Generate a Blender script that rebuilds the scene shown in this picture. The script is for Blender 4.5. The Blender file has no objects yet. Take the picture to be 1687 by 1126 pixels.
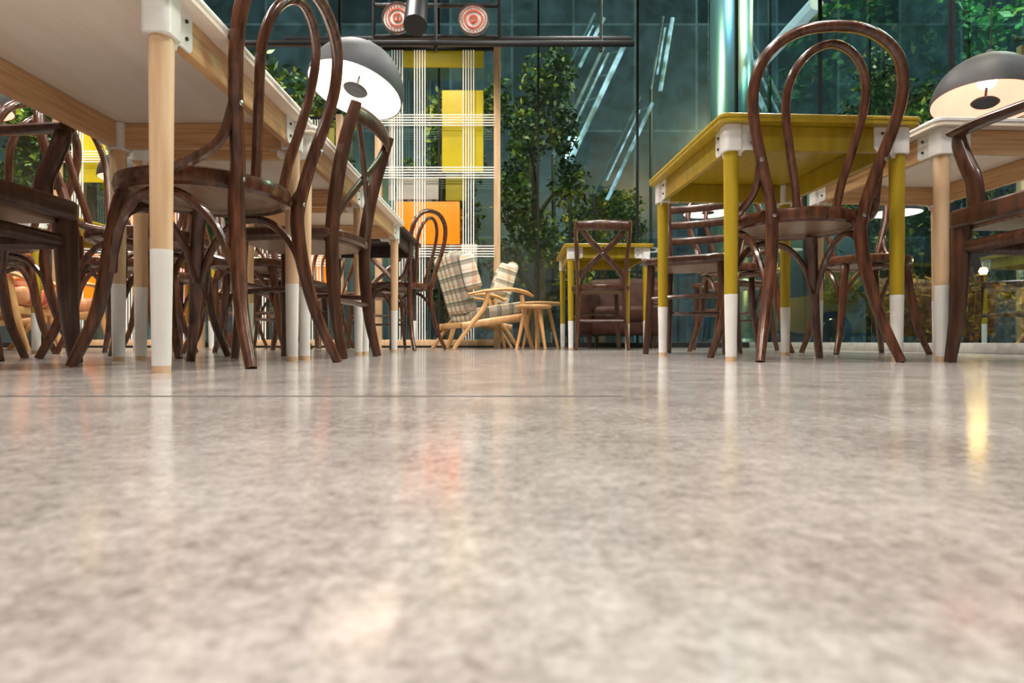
import bpy, math, random, bmesh
from mathutils import Vector, Matrix, Euler
random.seed(7)
F=1000.0; H=0.062
def PX(px,d): return (px-843.5)/F*d
def PZ(py,d): return H+(563-py)/F*d
scene=bpy.context.scene
col=scene.collection

# ------------------------------------------------------------------ materials
def new_mat(name):
    m=bpy.data.materials.new(name); m.use_nodes=True
    nt=m.node_tree; b=nt.nodes.get('Principled BSDF')
    return m,nt,b
def mat(name,c,rough=.5,metal=0,c2=None,scale=(10,10,10),coat=0,bump=0,emis=None,es=0,detail=4,spec=None,ramp=(.35,.65)):
    m,nt,b=new_mat(name)
    b.inputs['Base Color'].default_value=(*c,1); b.inputs['Roughness'].default_value=rough
    b.inputs['Metallic'].default_value=metal; b.inputs['Coat Weight'].default_value=coat
    b.inputs['Coat Roughness'].default_value=.12
    if spec is not None: b.inputs['Specular IOR Level'].default_value=spec
    tc=nt.nodes.new('ShaderNodeTexCoord'); mp=nt.nodes.new('ShaderNodeMapping')
    nt.links.new(tc.outputs['Object'],mp.inputs[0]); mp.inputs['Scale'].default_value=scale
    no=nt.nodes.new('ShaderNodeTexNoise'); no.inputs['Scale'].default_value=1; no.inputs['Detail'].default_value=detail
    nt.links.new(mp.outputs[0],no.inputs['Vector'])
    if c2 is None: c2=tuple(x*.88 for x in c)
    r=nt.nodes.new('ShaderNodeValToRGB')
    r.color_ramp.elements[0].position=ramp[0]; r.color_ramp.elements[0].color=(*c2,1)
    r.color_ramp.elements[1].position=ramp[1]; r.color_ramp.elements[1].color=(*c,1)
    nt.links.new(no.outputs['Fac'],r.inputs[0]); nt.links.new(r.outputs[0],b.inputs['Base Color'])
    if bump:
        bp=nt.nodes.new('ShaderNodeBump'); bp.inputs['Strength'].default_value=bump; bp.inputs['Distance'].default_value=.002
        nt.links.new(no.outputs['Fac'],bp.inputs['Height']); nt.links.new(bp.outputs[0],b.inputs['Normal'])
    if emis:
        b.inputs['Emission Color'].default_value=(*emis,1); b.inputs['Emission Strength'].default_value=es
    return m
M_dark=mat('dark_bentwood',(.128,.045,.021),.27,0,(.042,.014,.007),(60,60,6),coat=.45)
M_dark2=mat('dark_stained_wood',(.092,.036,.019),.3,0,(.036,.014,.008),(50,50,7),coat=.4)
M_seat=mat('seat_plywood',(.32,.20,.125),.4,0,(.20,.115,.07),(8,70,8),coat=.3)  # plywood underside, lightened for light reflected up from the floor
M_ash=mat('ash_wood',(.76,.54,.34),.42,0,(.62,.40,.22),(45,45,3.5),coat=.15)
M_ashx=mat('ash_wood_apron',(.72,.45,.23),.45,0,(.54,.30,.13),(4,4,90),coat=.15)
M_ply=mat('pale_plywood',(.84,.75,.64),.5,0,(.79,.69,.57),(24,2,20))
M_white=mat('white_paint',(.84,.82,.78),.35)
M_wmetal=mat('white_metal',(.85,.84,.81),.3)
M_olive=mat('olive_paint',(.44,.31,.012),.38,0,(.36,.25,.010),(40,40,4),coat=.2)
M_black=mat('black_metal',(.014,.015,.017),.4)
M_dtop=mat('dark_table_wood',(.06,.045,.038),.4,0,(.035,.026,.022),(30,4,30))
M_bolt=mat('dark_bolt',(.06,.055,.05),.3,.9)
M_seam=mat('floor_joint',(.16,.14,.12),.5)
M_screw=mat('steel_screw',(.75,.74,.72),.25,1)
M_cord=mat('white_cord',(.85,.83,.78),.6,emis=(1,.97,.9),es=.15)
M_yel=mat('yellow_panel',(.50,.41,.012),.5,0,(.40,.31,.01),(2,2,4),emis=(.6,.48,.01),es=.2)  # coloured panels are brightened by added emission, though not lamps
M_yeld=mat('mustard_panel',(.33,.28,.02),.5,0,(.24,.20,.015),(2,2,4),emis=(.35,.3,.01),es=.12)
M_backdrop=mat('bright_backdrop_panel',(.50,.46,.38),.6,0,(.32,.30,.26),(1.5,1.5,3),emis=(.5,.5,.42),es=.1)  # added pale panels standing in for bright background behind the screen
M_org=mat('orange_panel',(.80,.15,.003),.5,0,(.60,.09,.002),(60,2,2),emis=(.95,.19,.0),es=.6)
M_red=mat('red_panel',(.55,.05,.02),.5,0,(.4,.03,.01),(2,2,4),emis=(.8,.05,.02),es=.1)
M_lampout=mat('lamp_metal',(.050,.054,.058),.62,.25,spec=.3)
M_lampout2=mat('lamp_smoky_brown',(.075,.068,.062),.58,.2,(.035,.038,.040),(5,5,5),spec=.3)
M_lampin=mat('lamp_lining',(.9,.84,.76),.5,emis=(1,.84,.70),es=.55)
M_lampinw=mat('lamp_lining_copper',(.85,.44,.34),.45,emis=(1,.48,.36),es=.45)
M_bulb=mat('bulb_glow',(1,.9,.8),.5,emis=(1,.86,.7),es=1.6)
M_leather=mat('brown_leather',(.070,.027,.018),.55,0,(.040,.015,.010),(14,14,14),bump=.4,spec=.25)
M_lwood=mat('beech_wood',(.66,.38,.16),.4,0,(.52,.28,.11),(20,20,5),coat=.2)
M_bark=mat('bark',(.10,.07,.045),.9,0,(.05,.035,.02),(20,20,4),bump=.6)
M_car=mat('car_paint',(.60,.46,.10),.25,.2,coat=.8)
M_cglass=mat('car_glass',(.02,.03,.03),.08)
M_rubber=mat('rubber',(.02,.02,.02),.8)
M_chrome=mat('chrome',(.7,.7,.7),.15,1)
M_column=mat('steel_column',(.32,.48,.54),.30,.7,(.18,.31,.37),(1,1,.3))
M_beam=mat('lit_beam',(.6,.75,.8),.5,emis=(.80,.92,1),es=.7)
M_truss=mat('reflected_steel',(.10,.15,.18),.5,.2,(.03,.05,.06),(3,3,3),emis=(.2,.4,.5),es=.04,ramp=(.42,.58))  # bluish light of the reflected steel put in as faint emission
M_glow_bar=mat('cool_glow_bar',(.8,.9,1),.5,emis=(.60,.82,1),es=14)  # glow of an added bar that makes the cool floor streak
M_signred=mat('sign_red',(.62,.09,.03),.5)
M_signdark=mat('sign_dark_rim',(.10,.035,.025),.4)
M_signwhite=mat('sign_white',(.85,.82,.78),.5)
M_curb=mat('stone_curb',(.42,.41,.38),.6,0,(.31,.30,.28),(20,20,20))
M_ceil=mat('ceiling_plaster',(.10,.11,.12),.8)
M_wallw=mat('plaster_warm',(.40,.29,.21),.8,0,(.36,.26,.18),(2,2,2))
M_blue=mat('blue_bollard',(.05,.09,.16),.4)
def streakmat():  # streaks reflected in the glass, painted as broken emission
    m,nt,b=new_mat('broken_reflection_streak')
    tc=nt.nodes.new('ShaderNodeTexCoord'); no=nt.nodes.new('ShaderNodeTexNoise'); no.inputs['Scale'].default_value=4; no.inputs['Detail'].default_value=6
    nt.links.new(tc.outputs['Object'],no.inputs['Vector'])
    r=nt.nodes.new('ShaderNodeValToRGB'); e=r.color_ramp.elements; e[0].position=.42; e[0].color=(.01,.03,.04,1); e[1].position=.66; e[1].color=(.50,.72,.84,1)
    nt.links.new(no.outputs['Fac'],r.inputs[0]); nt.links.new(r.outputs[0],b.inputs['Emission Color']); b.inputs['Emission Strength'].default_value=.75
    b.inputs['Base Color'].default_value=(.12,.2,.24,1); return m
M_streak=streakmat()
def leafmat(name,a,b_,c):
    m,nt,b=new_mat(name); b.inputs['Roughness'].default_value=.5
    tc=nt.nodes.new('ShaderNodeTexCoord'); no=nt.nodes.new('ShaderNodeTexNoise'); no.inputs['Scale'].default_value=3.2; no.inputs['Detail'].default_value=6
    nt.links.new(tc.outputs['Object'],no.inputs['Vector'])
    r=nt.nodes.new('ShaderNodeValToRGB'); e=r.color_ramp.elements
    e[0].position=.40; e[0].color=(*a,1); e[1].position=.70; e[1].color=(*c,1)
    k=e.new(.54); k.color=(*b_,1)
    nt.links.new(no.outputs['Fac'],r.inputs[0]); nt.links.new(r.outputs[0],b.inputs['Base Color'])
    return m
M_leaf=leafmat('leaves_green',(.01,.04,.015),(.06,.13,.015),(.60,.48,.03))
M_leaf2=leafmat('leaves_teal',(.01,.07,.03),(.04,.26,.06),(.18,.55,.10))
M_leafy=leafmat('leaves_lamplit_amber',(.12,.06,.008),(.50,.28,.015),(.90,.55,.05))  # the lamp's amber light is painted into the hedge leaf colour

def glassmat(name,tint):
    m,nt,b=new_mat(name); nt.nodes.remove(b)
    out=nt.nodes['Material Output']
    tr=nt.nodes.new('ShaderNodeBsdfTransparent'); tr.inputs[0].default_value=(*tint,1)
    gl=nt.nodes.new('ShaderNodeBsdfGlossy'); gl.inputs['Roughness'].default_value=.0; gl.inputs[0].default_value=(.80,.95,1,1)
    lw=nt.nodes.new('ShaderNodeFresnel'); lw.inputs[0].default_value=1.5
    ma=nt.nodes.new('ShaderNodeMath'); ma.operation='MULTIPLY_ADD'; ma.inputs[1].default_value=.6; ma.inputs[2].default_value=.12
    nt.links.new(lw.outputs[0],ma.inputs[0])
    mx=nt.nodes.new('ShaderNodeMixShader'); nt.links.new(ma.outputs[0],mx.inputs[0]); nt.links.new(tr.outputs[0],mx.inputs[1]); nt.links.new(gl.outputs[0],mx.inputs[2])
    nt.links.new(mx.outputs[0],out.inputs[0]); return m
M_glass=glassmat('window_glass',(.66,.83,.87))

def floormat():
    m,nt,b=new_mat('polished_stone_floor')
    tc=nt.nodes.new('ShaderNodeTexCoord')
    def nz(s,d,r=.6):
        n=nt.nodes.new('ShaderNodeTexNoise'); n.inputs['Scale'].default_value=s; n.inputs['Detail'].default_value=d; n.inputs['Roughness'].default_value=r
        nt.links.new(tc.outputs['Object'],n.inputs['Vector']); return n.outputs['Fac']
    a=nz(270,5,.75); c=nz(100,3,.6); g=nz(10,3,.55)
    def mad(x,k,o):
        n=nt.nodes.new('ShaderNodeMath'); n.operation='MULTIPLY_ADD'; nt.links.new(x,n.inputs[0]); n.inputs[1].default_value=k
        if isinstance(o,float): n.inputs[2].default_value=o
        else: nt.links.new(o,n.inputs[2])
        return n.outputs[0]
    s=mad(a,.54,mad(c,.36,mad(g,.36,-.13)))
    r=nt.nodes.new('ShaderNodeValToRGB'); e=r.color_ramp.elements
    e[0].position=.36; e[0].color=(.170,.146,.136,1); e[1].position=.65; e[1].color=(.455,.424,.402,1)
    k=e.new(.50); k.color=(.312,.282,.264,1)
    nt.links.new(s,r.inputs[0]); nt.links.new(r.outputs[0],b.inputs['Base Color'])
    rr=nt.nodes.new('ShaderNodeMapRange'); nt.links.new(c,rr.inputs[0]); rr.inputs[3].default_value=.11; rr.inputs[4].default_value=.20
    nt.links.new(rr.outputs[0],b.inputs['Roughness'])
    b.inputs['Specular IOR Level'].default_value=.75
    return m
M_floor=floormat()

def facademat():
    m,nt,b=new_mat('dark_glass_facade')
    tc=nt.nodes.new('ShaderNodeTexCoord'); mp=nt.nodes.new('ShaderNodeMapping'); mp.inputs['Rotation'].default_value=(math.pi/2,0,0)
    nt.links.new(tc.outputs['Object'],mp.inputs[0])
    br=nt.nodes.new('ShaderNodeTexBrick'); br.offset=0; br.inputs['Scale'].default_value=1
    br.inputs['Brick Width'].default_value=1.5; br.inputs['Row Height'].default_value=2.6; br.inputs['Mortar Size'].default_value=.03
    br.inputs['Color1'].default_value=(.004,.009,.012,1); br.inputs['Color2'].default_value=(.024,.042,.050,1); br.inputs['Mortar'].default_value=(.04,.065,.072,1)
    nt.links.new(mp.outputs[0],br.inputs['Vector'])
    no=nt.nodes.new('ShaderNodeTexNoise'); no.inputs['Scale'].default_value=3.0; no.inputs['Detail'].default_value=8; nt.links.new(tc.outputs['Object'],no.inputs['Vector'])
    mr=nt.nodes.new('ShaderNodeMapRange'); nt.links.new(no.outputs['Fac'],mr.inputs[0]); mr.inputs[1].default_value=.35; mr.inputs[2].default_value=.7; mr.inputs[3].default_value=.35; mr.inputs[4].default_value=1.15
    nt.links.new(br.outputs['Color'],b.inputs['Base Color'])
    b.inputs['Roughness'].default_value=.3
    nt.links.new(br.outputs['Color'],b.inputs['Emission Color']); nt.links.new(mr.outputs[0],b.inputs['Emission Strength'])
    return m
M_facade=facademat()
M_pave=mat('pavement',(.07,.07,.06),.7,0,(.04,.04,.038),(3,3,3))

def plaidmat(name,base,c1,c2,c3,wy,wz,k=9.0):
    m,nt,b=new_mat(name); b.inputs['Roughness'].default_value=.85
    tc=nt.nodes.new('ShaderNodeTexCoord'); sp=nt.nodes.new('ShaderNodeSeparateXYZ'); nt.links.new(tc.outputs['Object'],sp.inputs[0])
    m1=nt.nodes.new('ShaderNodeMath'); m1.operation='MULTIPLY'; nt.links.new(sp.outputs[1],m1.inputs[0]); m1.inputs[1].default_value=wy
    ad=nt.nodes.new('ShaderNodeMath'); ad.operation='MULTIPLY_ADD'; nt.links.new(sp.outputs[2],ad.inputs[0]); ad.inputs[1].default_value=wz; nt.links.new(m1.outputs[0],ad.inputs[2])
    cur=None
    def stripe(src,o,w,c,fac):
        nonlocal cur
        a=nt.nodes.new('ShaderNodeMath'); a.operation='MULTIPLY_ADD'; nt.links.new(src,a.inputs[0]); a.inputs[1].default_value=k; a.inputs[2].default_value=o+20
        f=nt.nodes.new('ShaderNodeMath'); f.operation='FRACT'; nt.links.new(a.outputs[0],f.inputs[0])
        l=nt.nodes.new('ShaderNodeMath'); l.operation='LESS_THAN'; nt.links.new(f.outputs[0],l.inputs[0]); l.inputs[1].default_value=w
        mu=nt.nodes.new('ShaderNodeMath'); mu.operation='MULTIPLY'; nt.links.new(l.outputs[0],mu.inputs[0]); mu.inputs[1].default_value=fac
        mx=nt.nodes.new('ShaderNodeMixRGB'); nt.links.new(mu.outputs[0],mx.inputs[0])
        if cur is None: mx.inputs[1].default_value=(*base,1)
        else: nt.links.new(cur,mx.inputs[1])
        mx.inputs[2].default_value=(*c,1); cur=mx.outputs[0]
    for s in (sp.outputs[0],ad.outputs[0]):
        stripe(s,0,.26,c1,.6); stripe(s,.45,.08,c2,.5); stripe(s,.75,.10,c3,.8)
    nt.links.new(cur,b.inputs['Base Color']); return m
G=((.80,.72,.60),(.14,.12,.08),(.65,.24,.07),(.06,.10,.06))
R_=((.66,.09,.04),(.75,.50,.32),(.40,.04,.03),(.80,.35,.08))
M_plaid=(plaidmat('plaid_seat_fabric',*G,1,0),plaidmat('plaid_back_fabric',*G,-.27,.96))
M_plaid2=(plaidmat('red_plaid_seat_fabric',*R_,1,0),plaidmat('red_plaid_back_fabric',*R_,-.27,.96))

# ------------------------------------------------------------------ mesh builder
class MB:
    def __init__(s): s.v=[];s.f=[];s.m=[]
    def add(s,vs,fs,mt=0,M=None):
        o=len(s.v)
        for v in vs: s.v.append(tuple(M@Vector(v)) if M is not None else tuple(v))
        for f in fs: s.f.append(tuple(i+o for i in f)); s.m.append(mt)
        return s
    def tube(s,pts,rad,mt=0,n=10,closed=False,sub=6,flat=(1,1),ref=None,M=None):
        P=[Vector(p) for p in pts]; k=len(P)
        R=[rad]*k if isinstance(rad,(int,float)) else list(rad)
        out=[];ro=[]
        def cr(a,b,c,d,t):
            return .5*((2*b)+(c-a)*t+(2*a-5*b+4*c-d)*t*t+(3*b-a-3*c+d)*t**3)
        segs=k if closed else k-1
        if sub<=1 or (k==2 and not closed):
            out=P[:];ro=R[:]
        else:
            for i in range(segs):
                if closed: a,b,c,d=(P[(i-1)%k],P[i],P[(i+1)%k],P[(i+2)%k]); ra,rb=R[i],R[(i+1)%k]
                else:
                    b,c=P[i],P[i+1]; a=P[i-1] if i>0 else b*2-c; d=P[i+2] if i+2<k else c*2-b; ra,rb=R[i],R[i+1]
                for j in range(sub):
                    t=j/sub; out.append(cr(a,b,c,d,t)); ro.append(ra+(rb-ra)*t)
            if not closed: out.append(P[-1]); ro.append(R[-1])
        K=len(out); vs=[];fs=[]; u=None
        for i in range(K):
            if closed: t=out[(i+1)%K]-out[i-1]
            else: t=out[min(i+1,K-1)]-out[max(i-1,0)]
            t.normalize()
            if ref is not None:
                u=Vector(ref)-t*Vector(ref).dot(t)
                if u.length<1e-4: u=t.orthogonal()
            elif u is None: u=t.orthogonal()
            else: u=u-t*u.dot(t)
            u.normalize(); w=t.cross(u)
            for j in range(n):
                a=2*math.pi*j/n
                vs.append(out[i]+u*(math.cos(a)*ro[i]*flat[0])+w*(math.sin(a)*ro[i]*flat[1]))
        for i in range(K if closed else K-1):
            i2=(i+1)%K
            for j in range(n):
                j2=(j+1)%n; fs.append((i*n+j,i*n+j2,i2*n+j2,i2*n+j))
        if not closed:
            fs.append(tuple(range(n))[::-1]); fs.append(tuple((K-1)*n+j for j in range(n)))
        return s.add(vs,fs,mt,M)
    def box(s,c,size,mt=0,bev=0,R=None,seg=2):
        bm=bmesh.new(); bmesh.ops.create_cube(bm,size=1)
        for v in bm.verts: v.co=Vector((v.co.x*size[0],v.co.y*size[1],v.co.z*size[2]))
        if bev: bmesh.ops.bevel(bm,geom=bm.edges[:],offset=bev,segments=seg,profile=.5,affect='EDGES')
        bm.verts.index_update()
        T=Matrix.Translation(c) @ (R if R is not None else Matrix())
        s.add([v.co.copy() for v in bm.verts],[tuple(v.index for v in f.verts) for f in bm.faces],mt,T); bm.free(); return s
    def lathe(s,prof,mt=0,n=32,M=None,caps=True):
        vs=[];fs=[];k=len(prof)
        for r,z in prof:
            for j in range(n):
                a=2*math.pi*j/n; vs.append((r*math.cos(a),r*math.sin(a),z))
        for i in range(k-1):
            for j in range(n):
                j2=(j+1)%n; fs.append((i*n+j,i*n+j2,(i+1)*n+j2,(i+1)*n+j))
        if caps:
            fs.append(tuple(range(n))[::-1]); fs.append(tuple((k-1)*n+j for j in range(n)))
        return s.add(vs,fs,mt,M)
    def prism(s,poly,z0,z1,mt=0,M=None,bev=0):
        k=len(poly); vs=[];fs=[]
        if bev:
            cx=sum(p[0] for p in poly)/k; cy=sum(p[1] for p in poly)/k
            def ins(p): 
                v=Vector((p[0]-cx,p[1]-cy)); L=v.length; v=v*((L-bev)/L) if L>0 else v; return (v.x+cx,v.y+cy)
            rings=[([ins(p) for p in poly],z0),(poly,z0+bev),(poly,z1-bev),([ins(p) for p in poly],z1)]
        else: rings=[(poly,z0),(poly,z1)]
        for pl,z in rings:
            for p in pl: vs.append((p[0],p[1],z))
        for i in range(len(rings)-1):
            for j in range(k):
                j2=(j+1)%k; fs.append((i*k+j,i*k+j2,(i+1)*k+j2,(i+1)*k+j))
        fs.append(tuple(range(k))[::-1]); fs.append(tuple((len(rings)-1)*k+j for j in range(k)))
        return s.add(vs,fs,mt,M)
    def mesh(s,name,mats,ang=38,recalc=True):
        me=bpy.data.meshes.new(name); me.from_pydata(s.v,[],s.f); 
        for m in mats: me.materials.append(m)
        me.polygons.foreach_set('material_index',s.m)
        if recalc:
            bm=bmesh.new(); bm.from_mesh(me); bmesh.ops.recalc_face_normals(bm,faces=bm.faces[:]); bm.to_mesh(me); bm.free()
        me.polygons.foreach_set('use_smooth',[True]*len(me.polygons))
        me.set_sharp_from_angle(angle=math.radians(ang)); me.update()
        return me
def rrect(w,d,r,n=6):
    p=[]
    for cx,cy,a0 in ((w/2-r,d/2-r,0),(-w/2+r,d/2-r,90),(-w/2+r,-d/2+r,180),(w/2-r,-d/2+r,270)):
        for i in range(n+1):
            a=math.radians(a0+90*i/n); p.append((cx+r*math.cos(a),cy+r*math.sin(a)))
    return p
def rotm(rx=0,ry=0,rz=0):
    return Euler((math.radians(rx),math.radians(ry),math.radians(rz))).to_matrix().to_4x4()

def thing(name,label,cat,parts,loc=(0,0,0),rz=0,group=None,rx=0,ry=0,scale=(1,1,1)):
    root=bpy.data.objects.new(name,None); root.empty_display_size=.1; col.objects.link(root)
    root.location=loc; root.rotation_euler=(math.radians(rx),math.radians(ry),math.radians(rz)); root.scale=scale
    root['label']=label; root['category']=cat
    if group: root['group']=group
    def addp(parent,parts):
        for p in parts:
            o=bpy.data.objects.new(p[0],p[1]); col.objects.link(o); o.parent=parent
            if len(p)>2 and p[2]: o['label']=p[2]
            if len(p)>3: addp(o,p[3])
    addp(root,parts); return root
def single(name,label,cat,me,loc=(0,0,0),rz=0,group=None,kind=None,rx=0,ry=0):
    o=bpy.data.objects.new(name,me); col.objects.link(o); o.location=loc; o.rotation_euler=(math.radians(rx),math.radians(ry),math.radians(rz))
    if label: o['label']=label; o['category']=cat
    if group: o['group']=group
    if kind: o['kind']=kind
    return o

# ------------------------------------------------------------------ bentwood loop chair (faces +y)
def screwmesh(T): return MB().lathe([(0.0,0),(.007,.0),(.0065,.003),(.003,.004),(0,.004)],0,12,T@rotm(90,0,0),caps=False).mesh('steel_screw',[M_screw])
def build_bentwood():
    parts=[]
    s=MB(); 
    prof=[(.0,.450),(.182,.450),(.185,.442),(.198,.436),(.211,.442),(.215,.458),(.211,.476),(.198,.482),(.186,.476),(.10,.464),(0.0,.462)]
    s.lathe(prof,0,40,caps=False)
    me=s.mesh('bentwood_seat',[M_dark,M_seat])
    for p in me.polygons:
        if p.center.z<.4505 and math.hypot(p.center.x,p.center.y)<.183: p.material_index=1
    parts.append(('seat',me,'round seat with plywood underside'))
    hoop=[(-.138,-.187,.43),(-.146,-.197,.49),(-.176,-.213,.60),(-.210,-.238,.72),(-.221,-.260,.82),(-.190,-.281,.912),(-.105,-.295,.970),(0,-.299,.985)]
    full=hoop+[(-x,y,z) for x,y,z in hoop[-2::-1]]
    rr=[.0185,.0175,.017,.0165,.0165,.0165,.0165,.0165]; rr=rr+rr[-2::-1]
    scr=[]
    for sx in (-1,1):
        scr.append(('screw',screwmesh(Matrix.Translation((sx*.138,-.2055,.452))),'round steel screw head'))
        scr.append(('screw',screwmesh(Matrix.Translation((sx*.187,-.2345,.615))),'round steel screw head'))
    parts.append(('backrest',MB().tube(full,rr,0,12,sub=7).mesh('bentwood_backrest',[M_dark]),None,scr))
    inn=[(-.058,-.184,.455),(-.072,-.198,.55),(-.100,-.222,.67),(-.118,-.242,.78),(-.105,-.262,.862),(-.060,-.276,.920),(0,-.281,.942)]
    full=inn+[(-x,y,z) for x,y,z in inn[-2::-1]]
    parts.append(('backrest_inner_loop',MB().tube(full,.0125,0,10,sub=6).mesh('bentwood_inner_loop',[M_dark])))
    for sx in (-1,1):
        leg=[(sx*.138,-.187,.45),(sx*.137,-.187,.38),(sx*.148,-.200,.27),(sx*.176,-.228,.13),(sx*.208,-.275,0)]
        parts.append(('leg',MB().tube(leg,[.0185,.020,.019,.0165,.0135],0,12).mesh('bentwood_rear_leg',[M_dark])))
        leg=[(sx*.132,.125,.445),(sx*.140,.138,.40),(sx*.155,.156,.27),(sx*.172,.176,.13),(sx*.205,.215,0)]
        parts.append(('leg',MB().tube(leg,[.021,.021,.018,.0155,.013],0,12).mesh('bentwood_front_leg',[M_dark])))
        arch=[(sx*.158,-.195,.235),(sx*.170,-.155,.335),(sx*.178,-.085,.405),(sx*.182,-.01,.426),(sx*.180,.06,.405),(sx*.170,.115,.335),(sx*.158,.145,.235)]
        parts.append(('stretcher',MB().tube(arch,[.009,.011,.012,.012,.012,.011,.009],0,8).mesh('bentwood_side_arch',[M_dark])))
        hip=[(sx*.214,.02,.456),(sx*.221,-.06,.462),(sx*.213,-.125,.482),(sx*.190,-.180,.530),(sx*.184,-.206,.60),(sx*.192,-.220,.655)]
        parts.append(('hip_brace',MB().tube(hip,[.009,.012,.0125,.012,.0115,.008],0,8).mesh('bentwood_hip_brace',[M_dark])))
    arch=[(-.148,.150,.235),(-.125,.165,.335),(-.07,.178,.405),(0,.184,.426),(.07,.178,.405),(.125,.165,.335),(.148,.150,.235)]
    parts.append(('stretcher',MB().tube(arch,[.009,.011,.012,.012,.012,.011,.009],0,8).mesh('bentwood_front_arch',[M_dark])))
    return parts
BENT=build_bentwood()

def seatpoly(wf,wr,d,n=5):
    pts=[(-wr/2,-d/2),(wr/2,-d/2),(wf/2,d/2*.75),(wf/4,d/2),(-wf/4,d/2),(-wf/2,d/2*.75)]
    P=[Vector(p) for p in pts];k=len(P);o=[]
    for i in range(k):
        a,b,c,dd=P[i-1],P[i],P[(i+1)%k],P[(i+2)%k]
        for j in range(n):
            t=j/n; q=.5*((2*b)+(c-a)*t+(2*a-5*b+4*c-dd)*t*t+(3*b-a-3*c+dd)*t**3); o.append((q.x,q.y))
    return o
def build_post_chair(kind):
    parts=[]
    s=MB().prism(seatpoly(.42,.36,.38),.432,.468,0,bev=.008)
    s.prism(seatpoly(.36,.31,.33),.424,.433,1)
    parts.append(('seat',s.mesh(kind+'_seat',[M_dark2,M_seat])))
    for sx in (-1,1):
        parts.append(('leg',MB().tube([(sx*.165,-.185,.46),(sx*.168,-.19,.30),(sx*.175,-.205,.15),(sx*.185,-.235,0)],[.021,.021,.019,.015],0,10,ref=(1,0,0),flat=(.85,1.15)).mesh(kind+'_rear_leg',[M_dark2])))
        parts.append(('leg',MB().tube([(sx*.165,.150,.435),(sx*.17,.153,.30),(sx*.178,.158,.15),(sx*.188,.168,0)],[.020,.019,.017,.014],0,10).mesh(kind+'_front_leg',[M_dark2])))
        post=[(sx*.165,-.185,.42),(sx*.168,-.192,.52),(sx*.178,-.215,.66),(sx*.188,-.248,.79),(sx*.190,-.285,.905)]
        parts.append(('back_post',MB().tube(post,[.021,.0205,.020,.019,.016],0,10,ref=(1,0,0),flat=(.8,1.25)).mesh(kind+'_post',[M_dark2])))
        parts.append(('stretcher',MB().tube([(sx*.172,-.2,.24),(sx*.172,0,.25),(sx*.173,.155,.24)],.010,0,8).mesh(kind+'_side_stretcher',[M_dark2])))
    parts.append(('stretcher',MB().tube([(-.172,.155,.27),(0,.18,.275),(.172,.155,.27)],.010,0,8).mesh(kind+'_front_stretcher',[M_dark2])))
    parts.append(('stretcher',MB().tube([(-.17,-.198,.21),(.17,-.198,.21)],.010,0,8).mesh(kind+'_rear_stretcher',[M_dark2])))
    def rail(z,y0,hw,h,bow=.03,name='top_rail'):
        return (name,MB().tube([(-hw,y0,z),(-hw*.5,y0-bow*.75,z),(0,y0-bow,z),(hw*.5,y0-bow*.75,z),(hw,y0,z)],h,0,12,sub=5,ref=(0,0,1),flat=(1,.33)).mesh(kind+'_'+name,[M_dark2]))
    parts.append(rail(.872,-.275,.19,.036))
    if kind=='crossback':
        for sx in (-1,1):
            y=.004*sx
            parts.append(('cross_slat',MB().tube([(sx*-.165,-.188+y,.47),(sx*-.12,-.215+y,.56),(sx*0,-.245+y,.685),(sx*.10,-.268+y,.78),(sx*.165,-.278+y,.865)],.021,0,10,ref=(1,0,.3),flat=(1,.4)).mesh('cross_slat',[M_dark2]),None,
              [('screw',screwmesh(Matrix.Translation((0,-.256,.685))),'round steel screw head')] if sx>0 else []))
    else:
        for z,y in ((.60,-.200),(.69,-.218),(.78,-.242)):
            parts.append(rail(z,y,.178,.020,.03,'back_slat'))
    return parts
CROSS=build_post_chair('crossback'); LADDER=build_post_chair('ladderback')

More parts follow.
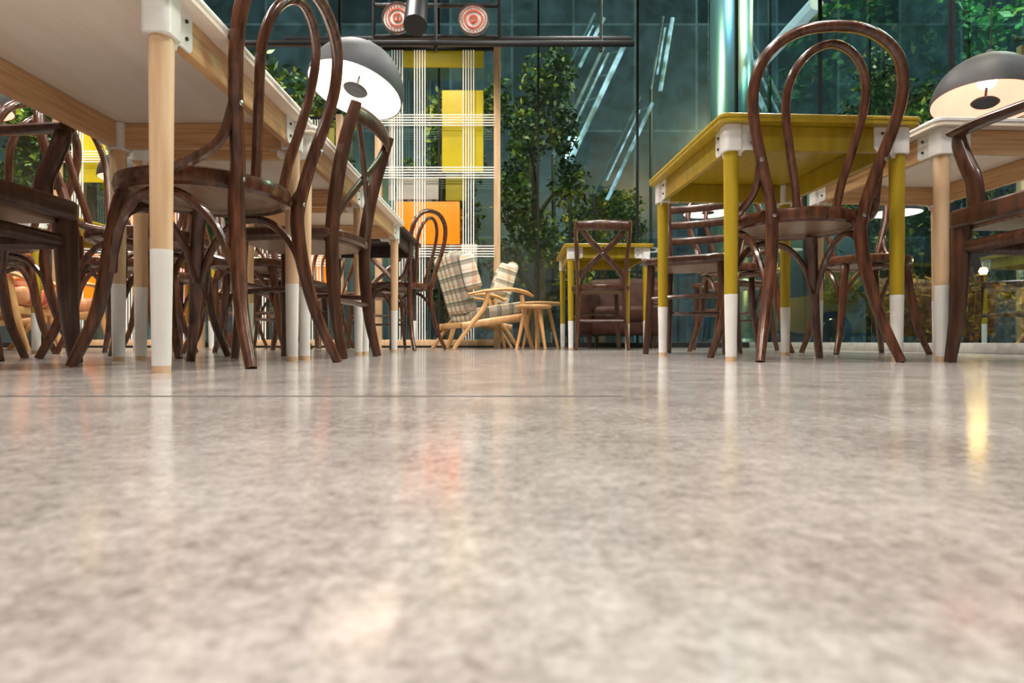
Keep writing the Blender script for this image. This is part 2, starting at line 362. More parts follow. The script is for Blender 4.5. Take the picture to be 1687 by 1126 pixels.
def build_armchair():
    parts=[]
    s=MB().prism(rrect(.50,.48,.05),.400,.452,0,bev=.006); s.prism(rrect(.42,.40,.04),.452,.462,0,bev=.003)
    s.prism(rrect(.42,.40,.04),.392,.401,1)
    parts.append(('seat',s.mesh('armchair_seat',[M_dark2,M_seat])))
    for sx in (-1,1):
        parts.append(('leg',MB().tube([(sx*.218,.200,.43),(sx*.222,.203,.30),(sx*.228,.205,.15),(sx*.245,.212,0)],[.030,.028,.023,.017],0,12,ref=(1,0,0),flat=(.8,1.15)).mesh('armchair_front_leg',[M_dark2])))
        parts.append(('leg',MB().tube([(sx*.205,-.205,.43),(sx*.206,-.215,.30),(sx*.21,-.235,.15),(sx*.22,-.27,0)],[.026,.024,.020,.015],0,12).mesh('armchair_rear_leg',[M_dark2])))
        parts.append(('back_post',MB().tube([(sx*.205,-.205,.41),(sx*.207,-.225,.58),(sx*.212,-.26,.72),(sx*.214,-.30,.86)],[.024,.022,.019,.015],0,10).mesh('armchair_post',[M_dark2])))
        arm=[(sx*.206,-.245,.652),(sx*.240,-.13,.662),(sx*.256,.02,.669),(sx*.254,.12,.673),(sx*.250,.183,.675)]
        parts.append(('armrest',MB().tube(arm,[.022,.028,.031,.031,.029],0,12,sub=5,ref=(1,0,0),flat=(1.0,.42)).mesh('armchair_arm',[M_dark2])))
        up=[(sx*.248,.170,.680),(sx*.247,.172,.645),(sx*.245,.150,.585),(sx*.240,.125,.52),(sx*.232,.125,.44)]
        parts.append(('arm_support',MB().tube(up,[.020,.025,.026,.027,.030],0,12,sub=5,ref=(1,0,0),flat=(.55,1.05)).mesh('armchair_arm_support',[M_dark2])))
        parts.append(('stretcher',MB().tube([(sx*.207,-.225,.34),(sx*.222,-.0,.34),(sx*.222,.205,.34)],.016,0,10,ref=(0,0,1),flat=(1.2,.7)).mesh('armchair_stretcher',[M_dark2])))
    parts.append(('stretcher',MB().tube([(-.222,.203,.34),(0,.210,.34),(.222,.203,.34)],.016,0,10,ref=(0,0,1),flat=(1.2,.7)).mesh('armchair_front_stretcher',[M_dark2])))
    for z,y,h in ((.835,-.285,.034),(.72,-.252,.022),(.62,-.232,.022)):
        parts.append(('back_slat',MB().tube([(-.21,y,z),(-.11,y-.03,z),(0,y-.04,z),(.11,y-.03,z),(.21,y,z)],h,0,12,sub=5,ref=(0,0,1),flat=(1,.32)).mesh('armchair_slat',[M_dark2])))
    return parts
ARMC=build_armchair()

# ------------------------------------------------------------------ tables
LW,LD=.545,.71
def build_table(style,front=True):
    if style=='white': top,under,leg,apr,sock=M_white,M_ply,M_ash,M_ashx,M_white
    elif style=='olive': top,under,leg,apr,sock=M_olive,M_olive,M_olive,M_olive,M_white
    else: top,under,leg,apr,sock=M_dtop,M_dtop,M_dtop,M_dtop,M_white
    sk=.235 if style=='white' else .205
    parts=[]
    s=MB(); s.prism(rrect(LW+.105,LD+.105,.025),.733,.745,0,bev=.002); s.prism(rrect(LW+.100,LD+.100,.025),.722,.7335,1)
    parts.append(('table_top',s.mesh(style+'_top',[top,under])))
    hx,hy=LW/2,LD/2
    for sy in (-1,1):
        if sy==-1 and not front: continue
        parts.append(('apron',MB().box((0,sy*hy,.684),(LW-.03,.022,.074),0,.002).mesh(style+'_apron',[apr])))
    for sx in (-1,1):
        parts.append(('apron',MB().box((sx*hx,0,.684),(.022,LD-.03,.074),0,.002).mesh(style+'_apron',[apr])))
    for sx in (-1,1):
        for sy in (-1,1):
            l=MB(); T=Matrix.Translation((sx*hx,sy*hy,0))
            l.lathe([(.0165,0.0),(.0170,.014)],2,20,T)
            l.lathe([(.0172,.014),(.0205,sk)],1,20,T)
            l.lathe([(.0200,sk),(.0235,.66),(.0235,.70)],0,20,T)
            parts.append(('leg',l.mesh(style+'_leg',[leg,sock,M_ash]),None))
            b=MB()
            b.prism(rrect(.056,.056,.012,4),.640,.7215,0,T,bev=.002)
            fx=sx*-1; fy=sy*-1
            def gus(L):
                p=[(0,.7215),(0,.628)]
                for i in range(7):
                    a=math.radians(90*i/6); p.append((.026+(1-math.cos(a))*.018,.628+.018*math.sin(a)))
                p+= [(L-.01,.646),(L,.656),(L,.7215)]
                return p
            g=gus(.085)
            if front or sy>0:
                Mx=Matrix(((fx,0,0,0),(0,0,1,0),(0,1,0,0),(0,0,0,1)))
                b.prism(g,sy*.011 if sy>0 else -.016,.016 if sy>0 else -.011,0,T@Mx)
            My=Matrix(((0,0,1,0),(fy,0,0,0),(0,1,0,0),(0,0,0,1)))
            b.prism(g,.011 if sx>0 else -.016,.016 if sx>0 else -.011,0,T@My)
            bolts=[]
            for q,zz in ((.060,.703),(.060,.668)):
                if front or sy>0:
                    bolts.append(('bolt',MB().lathe([(.0,0),(.0038,0),(.0038,.004),(0,.004)],0,10,T@Matrix.Translation((fx*q,sy*.016,zz))@rotm(90 if sy<0 else -90,0,0),caps=False).mesh('bolt',[M_bolt]),'small dark bolt'))
                bolts.append(('bolt',MB().lathe([(.0,0),(.0038,0),(.0038,.004),(0,.004)],0,10,T@Matrix.Translation((sx*.016,fy*q,zz))@rotm(0,90 if sx>0 else -90,0),caps=False).mesh('bolt',[M_bolt]),'small dark bolt'))
            parts.append(('corner_bracket',b.mesh(style+'_bracket',[M_wmetal]),'white metal corner bracket',bolts))
    return parts
TW,TO,TD,TW0=build_table('white'),build_table('olive'),build_table('dark'),build_table('white',False)
L_w='rectangular white-topped table with ash legs dipped in white'
L_o='olive-green painted table with white brackets and white leg ends'
L_d='dark wooden table with white brackets and white leg ends'
def table(kind,x,y,rz=0,lab=None):
    p,l={'w':(TW,L_w),'x':(TW0,L_w),'o':(TO,L_o),'d':(TD,L_d)}[kind]
    thing('dining_table',lab or l,'table',p,(x,y,0),rz,'cafe dining tables',scale=(1,1,1.03))
table('x',-.9625,1.550); table('w',-.9625,2.375,lab='white-topped ash-legged table pushed against another table'); table('w',-.9625,3.205)
table('d',-.985,4.03)
table('o',.945,2.29,3.2,lab='olive-green table with a bentwood chair tucked in'); table('w',1.635,2.325,3.2)
table('o',.70,4.77,lab='olive-green table with a cross-back chair before it')
table('o',-2.78,3.55); table('o',-2.45,4.75)
# ------------------------------------------------------------------ chairs
LB='glossy dark brown bentwood chair with looped back and round seat'
LC='dark brown wooden chair with an X-shaped cross back'
LL='dark brown wooden chair with horizontal slatted back'
LA='dark brown wooden armchair with curved bent armrests'
def chair(k,x,y,rz,lab=None):
    p,l,g={'b':(BENT,LB,'looped bentwood chairs'),'c':(CROSS,LC,'cross-back chairs'),'l':(LADDER,LL,'slat-back chairs'),'a':(ARMC,LA,'wooden armchairs')}[k]
    thing('dining_armchair' if k=='a' else 'dining_chair',lab or l,'chair',p,(x,y,0),rz,g)
chair('b',-.822,1.635,79,'glossy dark bentwood loop-back chair under a white table')
chair('b',.950,2.075,-1,'glossy dark bentwood loop-back chair at an olive table')
chair('a',-1.455,1.485,-90,'dark brown wooden armchair with bent arms at a white table')
chair('a',1.560,1.610,0,'dark brown wooden armchair with bent arms at a white table')
chair('c',-.81,2.35,84); chair('b',-.83,4.44,66)
chair('b',-1.42,2.38,-88); chair('b',-1.36,3.2,-84); chair('c',-1.48,4.1,-95)
chair('c',.640,4.53,0,'dark cross-back chair with its back turned, at an olive table')
chair('l',.90,3.02,150); chair('b',1.78,3.08,172); chair('l',1.52,4.20,120); chair('b',1.28,3.42,178)
chair('b',-3.10,2.96,8); chair('b',-2.52,2.86,-12); chair('b',-2.12,3.82,66)
chair('b',-1.92,4.75,85); chair('b',-2.50,5.38,176); chair('b',-1.75,5.42,160); chair('b',-2.04,3.20,95); chair('c',-1.15,5.16,175); chair('b',-2.14,2.40,92)
chair('b',-1.90,1.98,-60)

# ------------------------------------------------------------------ pendant lamps
def build_lamp(inner,outer):
    parts=[]
    R=.208
    o=[(R*math.sin(math.radians(a)),.205*math.cos(math.radians(a))) for a in range(4,91,6)]
    prof=[(.0,.205)]+o+[(R,-.012),(R-.004,-.012)]
    inn=[(.0,.195)]+[((R-.006)*math.sin(math.radians(a)),.195*math.cos(math.radians(a))) for a in range(4,91,6)]+[(R-.005,-.011)]
    me=MB().lathe(inn,0,48,caps=False).mesh('lamp_liner',[inner])
    parts.append(('lamp_shade',MB().lathe(prof,0,48,caps=False).mesh('lamp_dome',[outer]),'dark smoky dome shade',[('shade_lining',me,'bright pale lining')]))
    parts.append(('bulb',MB().lathe([(0,.13),(.02,.126),(.034,.11),(.038,.095),(.034,.08),(.02,.068),(0,.065)],0,20,caps=False).mesh('bulb',[M_bulb]),'glowing bulb'))
    parts.append(('glare_disc',MB().lathe([(0,.006),(.046,.004),(.054,-.004),(.046,-.012),(0,-.016)],0,28,caps=False).lathe([(.005,.0),(.005,.068)],0,8).mesh('glare_disc',[M_lampout]),'small dark disc below the bulb'))
    parts.append(('canopy_cap',MB().lathe([(0,.25),(.012,.248),(.02,.235),(.03,.205),(.035,.195),(0,.19)],0,20,caps=False).mesh('cap',[M_lampout])))
    return parts
LP,LPW=build_lamp(M_lampin,M_lampout),build_lamp(M_lampinw,M_lampout2)
CE=3.9
def lamp(x,y,z,rx=0,ry=0,warm=False,e=9):
    r=thing('pendant_lamp','dome pendant lamp, dark outside and glowing '+('copper pink' if warm else 'white')+' inside','lamp',LPW if warm else LP,(x,y,z),0,'dome pendant lamps',rx,ry)
    M=rotm(rx,ry,0); t=M@Vector((0,0,.245))
    cord=MB().tube([(t.x,t.y,t.z),(t.x*1.2,t.y*1.2,t.z+.1),(t.x*1.3,t.y*1.3,CE-z)],.0022,0,6)
    c=bpy.data.objects.new('cord',cord.mesh('lamp_cord',[M_black])); col.objects.link(c); c.parent=r; c.matrix_local=M.inverted(); c['label']='thin black hanging cord'
    ld=bpy.data.lights.new('lamp_light','POINT'); ld.energy=e; ld.color=(1,.76,.56) if not warm else (1,.55,.40); ld.shadow_soft_size=.015
    lo=bpy.data.objects.new('lamp_light',ld); col.objects.link(lo); p=Vector((x,y,z))+M@Vector((0,0,.158)); lo.location=p
lamp(PX(586,2.67),2.67,PZ(147,2.67),-13,12,e=1.8)
lamp(2.12,2.72,PZ(168,2.72),-6,10,True,.45)
lamp(-2.72,3.0,PZ(172,3.0),0,0,True,1.4)
lamp(-1.52,5.0,1.16,-5,0,e=1.8); lamp(1.68,5.2,1.17,0,0,e=1.6)
lamp(-2.9,4.6,1.30,0,0,True,e=2.5)

# ------------------------------------------------------------------ lounge armchair (faces +y)
def build_lounge(fabs):
    fs_,fb=fabs
    parts=[]
    parts.append(('seat_cushion',MB().box((0,.02,.33),(.50,.54,.12),0,.045,rotm(10,0,0),4).mesh('lounge_seat',[fs_])))
    parts.append(('back_cushion',MB().box((0,-.29,.58),(.50,.12,.56),0,.05,rotm(16,0,0),4).mesh('lounge_back',[fb])))
    for sx in (-1,1):
        parts.append(('head_wing',MB().box((sx*.245,-.250,.67),(.07,.15,.32),0,.033,rotm(16,0,sx*-12),4).mesh('lounge_wing',[fb])))
        parts.append(('leg',MB().tube([(sx*.30,.30,0),(sx*.30,.24,.22),(sx*.30,.20,.48)],[.016,.022,.019],0,10).mesh('lounge_front_leg',[M_lwood])))
        parts.append(('leg',MB().tube([(sx*.30,-.40,0),(sx*.30,-.26,.20),(sx*.30,-.14,.36),(sx*.30,-.10,.50)],[.016,.022,.022,.018],0,10).mesh('lounge_rear_leg',[M_lwood])))
        parts.append(('armrest',MB().tube([(sx*.30,-.28,.47),(sx*.30,-.12,.505),(sx*.305,.08,.525),(sx*.31,.22,.505),(sx*.31,.30,.47)],[.018,.024,.030,.030,.016],0,12,ref=(1,0,0),flat=(1.3,.6)).mesh('lounge_arm',[M_lwood])))
        parts.append(('side_rail',MB().tube([(sx*.30,-.33,.20),(sx*.30,0,.255),(sx*.30,.245,.29)],.024,0,10,ref=(0,0,1),flat=(1.3,.7)).mesh('lounge_rail',[M_lwood])))
    parts.append(('cross_rail',MB().box((0,.235,.27),(.60,.03,.05),0,.01).mesh('lounge_cross',[M_lwood])))
    parts.append(('cross_rail',MB().box((0,-.30,.21),(.60,.03,.05),0,.01).mesh('lounge_cross',[M_lwood])))
    return parts
LG,LGR=build_lounge(M_plaid),build_lounge(M_plaid2)
thing('lounge_armchair','wood-framed lounge chair with cream and dark checked cushions','armchair',LG,(-.21,5.00,0),-66,'plaid lounge chairs',scale=(.93,.95,.90))
thing('lounge_armchair','wood-framed plaid lounge chair behind another lounge chair','armchair',LG,(-.33,5.70,0),97,'plaid lounge chairs',scale=(.86,.90,.93))
thing('lounge_armchair','wood-framed lounge chair with red checked cushions','armchair',LGR,(-3.75,4.95,0),-30,'plaid lounge chairs')
thing('lounge_armchair','wood-framed lounge chair with red checked cushions','armchair',LGR,(-3.55,4.15,0),-70,'plaid lounge chairs')
def build_coffee(r,h):
    parts=[('table_top',MB().lathe([(0,h),(r-.006,h),(r,h-.006),(r,h-.016),(r-.012,h-.024),(0,h-.024)],0,36,caps=False).mesh('coffee_top',[M_lwood]))]
    for a in (20,140,260):
        c,s_=math.cos(math.radians(a)),math.sin(math.radians(a))
        parts.append(('leg',MB().tube([(c*r*.45,s_*r*.45,h-.022),(c*r*.95,s_*r*.95,0)],[.018,.011],0,10).mesh('coffee_leg',[M_lwood])))
    return parts
thing('coffee_table','small round light-wood coffee table with splayed legs','table',build_coffee(.19,.40),(.235,5.28,0),0,'round coffee tables')
thing('coffee_table','small round light-wood coffee table with splayed legs','table',build_coffee(.14,.34),(.165,4.66,0),50,'round coffee tables')
p=[]
p.append(('seat_cushion',MB().box((0,.03,.30),(.50,.56,.16),0,.05,None,4).mesh('leather_seat',[M_leather])))
p.append(('backrest',MB().box((0,-.30,.40),(.72,.16,.56),0,.06,rotm(8,0,0),4).mesh('leather_back',[M_leather])))
for sx in (-1,1):
    p.append(('armrest',MB().box((sx*.31,.0,.33),(.13,.66,.44),0,.055,None,4).mesh('leather_arm',[M_leather])))
    for sy in (-1,1): p.append(('leg',MB().lathe([(.015,0),(.022,.13)],0,12,Matrix.Translation((sx*.28,sy*.25,0))).mesh('leather_leg',[M_dark2])))
p.append(('base_frame',MB().box((0,0,.18),(.60,.60,.12),0,.02).mesh('leather_base',[M_leather])))
thing('leather_armchair','low brown leather armchair behind an olive table','armchair',p,(1.04,5.68,0),165)

# ------------------------------------------------------------------ corded screens
def screen(x0,x1,y,zt,panels,vg,hg,lab):
    parts=[]
    for x in (x0,x1): parts.append(('post',MB().box((x,y,zt/2),(.065,.065,zt),0,.004).mesh('screen_post',[M_ash])))
    parts.append(('rail',MB().box(((x0+x1)/2,y,zt-.03),(x1-x0-.06,.03,.03),0,.004).mesh('screen_rail',[M_black])))
    parts.append(('rail',MB().box(((x0+x1)/2,y,.05),(x1-x0-.06,.05,.06),0,.004).mesh('screen_rail',[M_ash])))
    for gx in vg:
        m=MB()
        for i in range(5): m.box((gx+(i-2)*.026,y-.02,zt/2),(.009,.009,zt-.1))
        parts.append(('cord_band',m.mesh('cords',[M_cord]),'band of taut white cords'))
    for gz in hg:
        m=MB()
        for i in range(5): m.box(((x0+x1)/2,y-.035,gz+(i-2)*.026),(x1-x0-.05,.009,.009))
        parts.append(('cord_band',m.mesh('cords',[M_cord]),'band of taut white cords'))
    for (a,b,c,d_,mt,lb) in panels:
        parts.append(('colour_panel',MB().box(((a+b)/2,y+.02,(c+d_)/2),(b-a,.02,d_-c),0,.003).mesh('panel',[mt]),lb))
    thing('corded_screen',lab,'room divider',parts)
d=6.08
def q(px0,px1,py0,py1,mt,lb): return (PX(px0,d),PX(px1,d),PZ(py1,d),PZ(py0,d),mt,lb)
screen(PX(624,d),PX(819,d),d,PZ(76,d),[q(664,796,80,110,M_yeld,'mustard panel'),q(728,796,148,282,M_yel,'bright yellow panel'),q(734,768,290,330,M_yeld,'mustard panel'),q(652,757,332,402,M_org,'orange panel'),q(640,650,190,330,M_backdrop,'narrow added pale panel for bright background'),q(655,722,292,328,M_backdrop,'added pale panel for bright background'),q(760,786,402,470,M_backdrop,'added pale panel for bright background')],
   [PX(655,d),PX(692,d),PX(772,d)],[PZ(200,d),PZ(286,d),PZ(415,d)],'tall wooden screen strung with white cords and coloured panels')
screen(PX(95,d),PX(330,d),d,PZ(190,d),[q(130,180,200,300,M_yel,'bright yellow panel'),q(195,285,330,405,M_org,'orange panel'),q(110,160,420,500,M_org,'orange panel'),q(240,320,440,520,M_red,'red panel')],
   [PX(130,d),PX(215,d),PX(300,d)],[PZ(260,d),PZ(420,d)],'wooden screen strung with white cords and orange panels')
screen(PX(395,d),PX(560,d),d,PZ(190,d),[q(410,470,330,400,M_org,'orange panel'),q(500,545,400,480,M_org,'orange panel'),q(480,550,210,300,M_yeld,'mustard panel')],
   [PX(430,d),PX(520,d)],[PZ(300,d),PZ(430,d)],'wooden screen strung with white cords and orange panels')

# ------------------------------------------------------------------ hanging track, signs, spotlight
d=4.5
parts=[]
zb=PZ(72,d); d2=4.85; zb2=PZ(64,d2)
parts.append(('rail',MB().box(((PX(400,d)+PX(1045,d))/2,d,zb),(PX(1045,d)-PX(400,d),.035,.035),0,.003).mesh('track',[M_black])))
parts.append(('rail',MB().box(((PX(470,d2)+PX(1040,d2))/2,d2,zb2),(PX(1040,d2)-PX(470,d2),.03,.03),0,.003).mesh('track',[M_black])))
for px in (718,990): 
    parts.append(('suspension_rod',MB().tube([(PX(px,d),d,zb-.06),(PX(px,d),d,CE)],.012,0,10).mesh('rod',[M_black])))
    parts.append(('cross_rail',MB().tube([(PX(px,d),d,zb),(PX(px,d),d2,zb2)],.012,0,8).mesh('xrail',[M_black])))
fx0,fx1,fz0,fz1=PX(613,d),PX(822,d),PZ(55,d),PZ(3,d)
for z in (fz0,fz1): parts.append(('rail',MB().box(((fx0+fx1)/2,d+.05,z),(fx1-fx0,.025,.025),0,.002).mesh('track',[M_black])))
for x in (fx0,fx1): parts.append(('suspension_rod',MB().box((x,d+.05,(fz0+CE)/2),(.025,.025,CE-fz0),0,.002).mesh('rod',[M_black])))
thing('lighting_track','black metal lighting track hung from the ceiling','lighting track',parts)
def sign(px,py):
    dd=4.5-.01; m=MB(); T=Matrix.Translation((PX(px,dd),dd,PZ(py,dd)))@rotm(90,0,0)
    m.lathe([(0,-.012),(.112,-.012),(.114,-.006),(.114,.006),(.112,.010),(0,.010)],0,48,T,caps=False)
    m.lathe([(.114,.0),(.115,.016),(.106,.016),(.104,.0105)],2,48,T,caps=False)
    m.lathe([(.070,.0105),(.070,.014),(.058,.014),(.058,.0105)],1,48,T,caps=False)
    m.lathe([(.034,.0105),(.034,.014),(.022,.014),(.022,.0105)],1,24,T,caps=False)
    m.box((0,0,0),(.012,.05,.004),1,0,T@Matrix.Translation((0,0,.014)))
    for i in range(24):
        a=2*math.pi*i/24; m.box((0,0,0),(.006,.011,.003),1,0,T@Matrix.Translation((.087*math.cos(a),.087*math.sin(a),.0125))@rotm(0,0,math.degrees(a)))
    s=m.mesh('round_sign',[M_signwhite,M_signred,M_signdark])
    hang=MB().box((PX(px,dd),dd+.030,PZ(py,dd)+.06),(.02,.02,.12)).mesh('hanger',[M_black])
    thing('round_sign','round white sign with dark rim and red ring','sign',[('sign_face',s),('hanger',hang,'black metal hanger')],group='round ring signs')
sign(655,30); sign(780,33)
sp=MB().tube([(PX(688,4.35),4.35,PZ(-2,4.35)),(PX(686,4.25),4.2,PZ(42,4.2))],[.075,.082],0,24)
thing('spotlight','black cylindrical spotlight on the lighting track','lamp',[('lamp_housing',sp.mesh('can',[M_black])),('mounting_arm',MB().tube([(PX(688,4.4),4.38,PZ(0,4.4)),(PX(688,4.5),4.53,fz1)],.012,0,8).mesh('arm',[M_black]))])

# ------------------------------------------------------------------ structure
XL,XR,YB,YF=-5.6,2.48,6.25,-3.2
single('floor',None,None,MB().box(((XL+XR)/2,(YB+YF)/2,-.05),(XR-XL+.3,YB-YF+.3,.1)).mesh('floor',[M_floor]),kind='structure')
single('ceiling',None,None,MB().box(((XL+XR)/2,(YB+YF)/2,CE+.05),(XR-XL+.3,YB-YF+.3,.1)).mesh('ceiling',[M_ceil]),kind='structure')
single('wall_left',None,None,MB().box((XL-.08,(YB+YF)/2,CE/2),(.14,YB-YF,CE)).mesh('wall',[M_wallw]),kind='structure')
single('wall_rear',None,None,MB().box(((XL+XR)/2,YF-.08,CE/2),(XR-XL,.14,CE)).mesh('wall',[M_wallw]),kind='structure')
wn=1
xs=sorted([XL]+[.26+1.02*k for k in range(-5,3)]+[XR])
for a,b in zip(xs[:-1],xs[1:]):
    if b-a<.15: continue
    m=MB(); m.add([(a,YB,.05),(b,YB,.05),(b,YB,CE),(a,YB,CE)],[(0,1,2,3)],0)
    m.box((a+.010,YB,CE/2),(.020,.05,CE),1); m.box(((a+b)/2,YB,.025),(b-a,.06,.05),1)
    single('window_%d'%wn,None,None,m.mesh('window',[M_glass,M_black]),kind='structure'); wn+=1
ys=[-3.2,-.95,.5,1.95,3.42,4.88,YB]
for a,b in zip(ys[:-1],ys[1:]):
    m=MB(); m.add([(XR,a,.05),(XR,b,.05),(XR,b,CE),(XR,a,CE)],[(0,1,2,3)],0)
    m.box((XR,a+.006,CE/2),(.03,.012,CE),1)
    single('window_%d'%wn,None,None,m.mesh('window',[M_glass,M_black]),kind='structure'); wn+=1
single('trim_1',None,None,MB().box((XR+.0,(YB+YF)/2,.027),(.10,YB-YF,.054),0,.004).mesh('curb',[M_curb]),kind='structure')
single('trim_2',None,None,MB().box((-.95,.683,.0004),(2.15,.0014,.0008)).mesh('seam',[M_seam]),kind='structure')

# ------------------------------------------------------------------ outside
single('pavement','dark paved ground outside the glass','ground',MB().box((2,14,-.09),(60,50,.06)).mesh('pavement',[M_pave]),kind='structure')
single('building_facade','dark teal glass building facade across the street','building',MB().box((1,15,5),(44,.4,10.2)).mesh('facade',[M_facade]))
colm=MB().lathe([(.27,-.05),(.27,7)],0,40)
thing('steel_column','tall pale blue cylindrical steel column outside the glass','column',[('column_shaft',colm.mesh('column',[M_column])),('column_base',MB().lathe([(.33,-.05),(.33,.06),(.28,.1)],0,40).mesh('colbase',[M_column]))],(PX(1205,8),8,0))
def stick(name,lab,cat,a,b,w,m,group=None):
    A,B=Vector(a),Vector(b); me=MB().tube([A,B],w,0,8,sub=1,ref=(0,0,1)).mesh(name,[m])
    single(name,lab,cat,me,group=group)
stick('canopy_beam','long lit white canopy beam sloping outside','beam',(PX(1345,7),7,PZ(5,7)),(PX(1225,9),9,PZ(135,9)),.085,M_beam)
def truss(x0,y0,x1,y1,gap,dd,lab,w=1,glow_bar=False):  # made-up truss; its glowing strips stand in for reflections in the glass
    A=Vector((PX(x0,dd),dd,PZ(y0,dd))); B=Vector((PX(x1,dd),dd,PZ(y1,dd))); D=(B-A); L=D.length; D.normalize(); N=Vector((D.z,0,-D.x))*gap
    parts=[]
    parts.append(('reflected_streak',MB().tube([A,B],.040*w,0,8,sub=1).mesh('strip',[M_streak]),'glowing strip standing in for a reflected streak'))
    parts.append(('reflected_streak',MB().tube([A+N*.8+D*.2,B+N*.8-D*.3],.020*w,0,8,sub=1).mesh('strip',[M_streak]),'glowing strip standing in for a reflected streak'))
    if glow_bar: parts.append(('added_glow_bar',MB().tube([A+D*(L*.80)+N*.4,A+D*(L*.98)+N*.4],.02,0,8,sub=1).mesh('glow_bar',[M_glow_bar]),'added cool-white glow bar'))  # bar added for its cool streak on the floor
    parts.append(('chord',MB().tube([A+N*1.3,B+N*1.3],.03,0,8,sub=1).mesh('chord',[M_truss])))
    n=int(L/.35)
    for i in range(n):
        P=A+D*(L*(i+.2)/n); Q=A+D*(L*(i+.8)/n)
        parts.append(('lacing_bar',MB().tube([P,Q+N*1.3],.010,0,6,sub=1).mesh('lace',[M_truss])))
    foot=B+N*1.3
    parts.append(('support_post',MB().tube([foot,(foot.x,foot.y,-.06)],.03,0,8,sub=1).mesh('support',[M_black])))
    thing('reflection_truss',lab,'truss',parts,group='stand-in reflection trusses')
lt='made-up sloping truss standing in for streaks reflected in the glass'
truss(1028,75,938,268,.20,9,lt,1,True); truss(1075,170,1000,330,.18,10.2,lt,.8); truss(1108,30,1088,150,.14,11.5,lt); truss(995,30,955,110,.14,10.6,lt,.8)
def foliage(n,blobs,size,leafm,name):
    m=MB(); vs=[];fs=[]
    for i in range(n):
        c,r=random.choice(blobs)
        while True:
            p=Vector((random.uniform(-1,1),random.uniform(-1,1),random.uniform(-1,1)))
            if p.length<1: break
        p=p*(.55+.45*random.random()) if random.random()<.5 else p.normalized()*random.uniform(.7,1.05)
        P=Vector(c)+Vector((p.x*r[0],p.y*r[1],p.z*r[2]))
        L=size*random.uniform(.6,1.3); a=Vector((random.gauss(0,1),random.gauss(0,1),random.gauss(-.4,.8))).normalized(); b=a.orthogonal().normalized()
        b=(Matrix.Rotation(random.uniform(0,6.28),3,a)@b)*L*.28
        o=len(vs); vs+= [P,P+a*L*.45+b,P+a*L,P+a*L*.45-b]; fs.append((o,o+1,o+2,o+3))
    m.add(vs,fs); return m.mesh(name,[leafm],recalc=False)
def build_tree(h,leafm,nl=5200,seed=1,wide=1.0,size=.13,base=.28,nb=9):
    random.seed(seed); parts=[]
    tr=MB().tube([(0,0,-.06),(.05,.02,h*.3),(-.04,.03,h*.6),(.02,0,h*.92)],[.09,.07,.05,.02],0,10)
    parts.append(('trunk',tr.mesh('trunk',[M_bark])))
    br=MB(); blobs=[((0,0,h*.88),(.5*wide,.5*wide,.5))]
    for i in range(nb):
        a=i*2.4+random.random(); z=h*(base+(.85-base)*i/nb); L=wide*random.uniform(.6,1.05)
        e=(L*math.cos(a),L*math.sin(a),z+.45)
        br.tube([(0,0,z),(e[0]*.5,e[1]*.5,z+.3),e],[.035,.022,.008],0,6)
        blobs.append((e,(.48*wide,.48*wide,.36)))
    parts.append(('branch',br.mesh('branches',[M_bark]))); parts.append(('foliage',foliage(nl,blobs,size,leafm,'foliage')))
    return parts
T1=build_tree(3.7,M_leaf,seed=3,base=.2,nb=10,nl=6500); T2=build_tree(5.4,M_leaf2,seed=5,wide=1.15,nl=12000,base=.48,size=.135); T3=build_tree(3.6,M_leaf,seed=8,wide=.50,nl=4800,size=.09,base=.10,nb=11)
T4=build_tree(3.3,M_leaf,seed=21,wide=.8,nl=5200,size=.10,base=.3,nb=9)
def tree(t,x,y,rz,lab): thing('tree',lab,'tree',t,(x,y,0),rz,'trees outside the glass')
la='leafy tree with yellow-green foliage outside the glass'; lb='tall tree with deep green foliage outside the glass'
tree(T3,.30,7.6,0,la); tree(T3,-.95,8.6,90,la); tree(T1,-3.9,9.6,70,la); tree(T1,-6.8,8.7,200,la); tree(T4,1.9,12.9,30,la)
tree(T2,5.0,7.9,0,lb); tree(T2,8.0,8.6,100,lb); tree(T2,6.2,12.2,230,lb); tree(T4,-2.7,7.4,200,la); tree(T4,-5.1,7.4,80,la)
random.seed(11)
thing('hedge','low clipped hedge with street-lamp amber painted into its leaves','hedge',[('foliage',foliage(7500,[((i*.5+random.uniform(-.1,.1),0,.30+random.uniform(0,.2)),(.42,.3,.34+random.uniform(0,.15))) for i in range(8)],.075,M_leafy,'hedge')),('stem',MB().tube([(0,0,-.05),(2,0,.2),(3.6,0,.1)],.03,0,6).mesh('hedge_stem',[M_bark]))],(4.45,6.95,0),8)
ly=6.1; lx=PX(1620,ly); lz=PZ(447,ly)
M_gold=mat('golden_glow',(1,.7,.3),.5,emis=(1,.58,.16),es=14)
thing('street_lamp','low street lamp with a bright golden globe','lamp',[('pole',MB().tube([(0,0,-.06),(0,0,lz-.03)],[.025,.018],0,10).mesh('pole',[M_black])),('lamp_globe',MB().lathe([(0,lz-.040),(.027,lz-.033),(.040,lz),(.027,lz+.033),(0,lz+.040)],0,20,caps=False).mesh('globe',[M_gold]),'glowing golden globe')],(lx,ly,0))
ld=bpy.data.lights.new('street_light','POINT'); ld.energy=9; ld.color=(1,.55,.16); ld.shadow_soft_size=.10
lo=bpy.data.objects.new('street_light',ld); col.objects.link(lo); lo.location=(lx+.05,ly+.18,lz+.16)
for bx in (5.4,6.5,7.6): thing('bollard','dark blue metal street bollard','bollard',[('post',MB().lathe([(.06,-.06),(.055,.80),(.065,.82),(.065,.86),(.03,.92),(0,.93)],0,20,caps=False).mesh('bollard',[M_blue]))],(bx,9.0,0),group='street bollards')
cp=[]
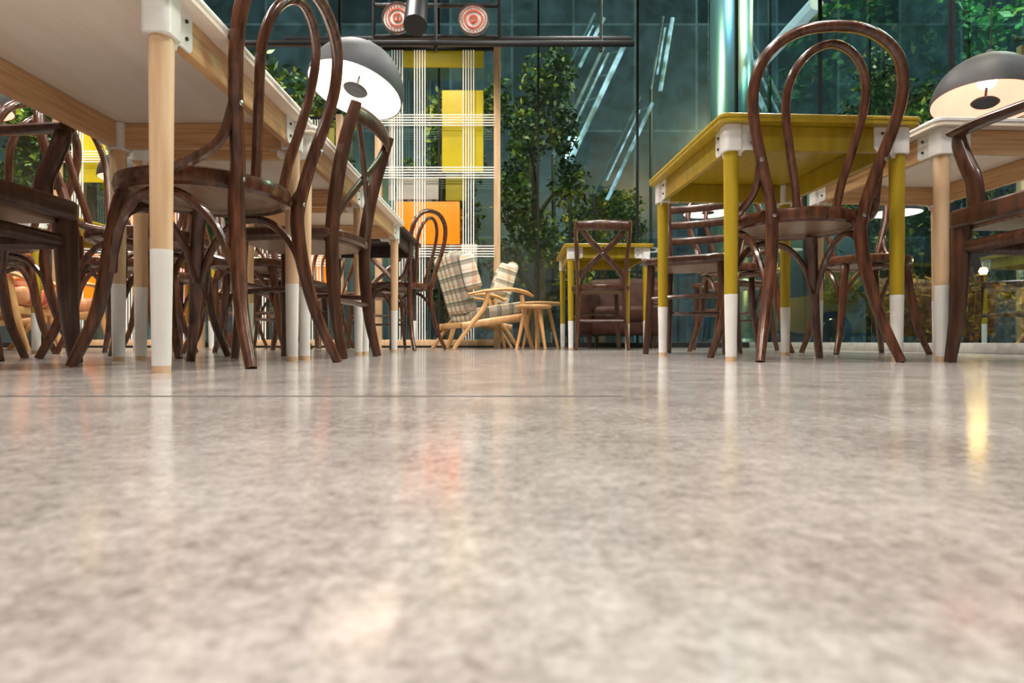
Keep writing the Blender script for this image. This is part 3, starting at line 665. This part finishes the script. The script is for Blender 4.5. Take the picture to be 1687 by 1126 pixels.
prof=[(-2.1,.30),(-2.12,.62),(-1.95,.82),(-1.2,.92),(1.35,.96),(1.95,.88),(2.12,.66),(2.12,.34),(1.9,.26),(-1.9,.24)]
Mc=Matrix(((1,0,0,0),(0,0,1,0),(0,1,0,0),(0,0,0,1)))
cp.append(('body',MB().prism(prof,-.85,.85,0,Mc,bev=.06).prism([(-1.0,.9),(-.45,1.38),(-.2,1.43),(.75,1.42),(1.05,1.32),(1.6,.92)],-.68,.68,0,Mc,bev=.05).mesh('car_body',[M_car])))
cp.append(('window',MB().prism([(-.80,.93),(-.38,1.31),(.15,1.35),(.15,.93)],-.70,.70,0,Mc).mesh('car_window',[M_cglass])))
cp.append(('window',MB().prism([(.22,.93),(.22,1.35),(.72,1.34),(.98,1.26),(1.32,.94)],-.70,.70,0,Mc).mesh('car_window',[M_cglass])))
for wx in (-1.3,1.35):
    for wy in (-.80,.80):
        Tw=Matrix.Translation((wx,wy,.29))@rotm(90,0,0)
        cp.append(('wheel',MB().lathe([(0,-.10),(.30,-.10),(.32,-.06),(.32,.06),(.30,.10),(0,.10)],0,28,Tw,caps=False).mesh('wheel',[M_rubber]),None,[('hubcap',MB().lathe([(0,-.115),(.19,-.11),(.20,-.10),(.20,.10),(.19,.11),(0,.115)],0,20,Tw,caps=False).mesh('hub',[M_chrome]))]))
for wy in (-.6,.6): cp.append(('headlight',MB().box((-2.03,wy,.68),(.16,.3,.14),0,.04).mesh('headlight',[M_signwhite])))
thing('car','parked yellow car on the street outside','car',cp,(PX(1440,10.6),10.6,-.06),4)

# ------------------------------------------------------------------ lights
def pt(x,y,z,e,c,r=.3):
    l=bpy.data.lights.new('point_light','POINT'); l.energy=e; l.color=c; l.shadow_soft_size=r
    o=bpy.data.objects.new('point_light',l); col.objects.link(o); o.location=(x,y,z)
def spot(x,y,z,e,c,size=122,r=.2,rot=(0,0,0)):
    l=bpy.data.lights.new('spot_light','SPOT'); l.energy=e; l.color=c; l.shadow_soft_size=r; l.spot_size=math.radians(size); l.spot_blend=.55
    o=bpy.data.objects.new('spot_light',l); col.objects.link(o); o.location=(x,y,z); o.rotation_euler=[math.radians(a) for a in rot]
W=(1,.93,.86)
for x,y,e in ((-2.6,.4,130),(-.4,.5,120),(1.4,.4,120),(-2.6,2.2,180),(0.1,2.4,190),(1.9,2.2,130),(-3.6,4.4,190),(-1.2,4.2,180),(.9,4.2,150),(-.6,-1.6,160)):
    spot(x,y,3.7,e,W)
spot(-.8,5.3,3.7,80,(1,.80,.58),70,.1,(12,0,0)); spot(-3.6,5.2,3.7,140,(1,.72,.5),80,.1,(10,0,0))  # warm spots added to brighten the corded screens
pt(.2,6.9,4.8,170,(.95,.9,.45)); pt(-3.0,7.0,4.8,240,(.9,.9,.45)); pt(-5.8,7.1,4.9,480,(.8,.95,.4)); pt(5.5,5.9,5.2,400,(.6,1,.6)); pt(2.2,6.9,4.9,60,(.5,.8,1)); pt(8.5,7.0,5.6,400,(.6,1,.65)); pt(6.8,9.4,6.6,380,(1,.82,.42)); pt(4.6,5.9,5.6,420,(1,.58,.18),.1); pt(6.1,6.2,1.0,34,(1,.62,.18),.08)  # unseen lights added to brighten trees, column and hedge outside
w=bpy.data.worlds.new('World'); scene.world=w; w.use_nodes=True
w.node_tree.nodes['Background'].inputs[0].default_value=(.07,.12,.14,1); w.node_tree.nodes['Background'].inputs[1].default_value=.2

# ------------------------------------------------------------------ camera
cam=bpy.data.cameras.new('camera'); co=bpy.data.objects.new('camera',cam); col.objects.link(co); scene.camera=co
co.location=(0,0,H); co.rotation_euler=(math.pi/2,0,0); cam.lens=F/1687*36; cam.sensor_width=36; cam.clip_start=.01
cam.dof.use_dof=True; cam.dof.focus_distance=2.0; cam.dof.aperture_fstop=10
scene.view_settings.view_transform='Standard'
scene.view_settings.look='None'
scene.view_settings.exposure=.85
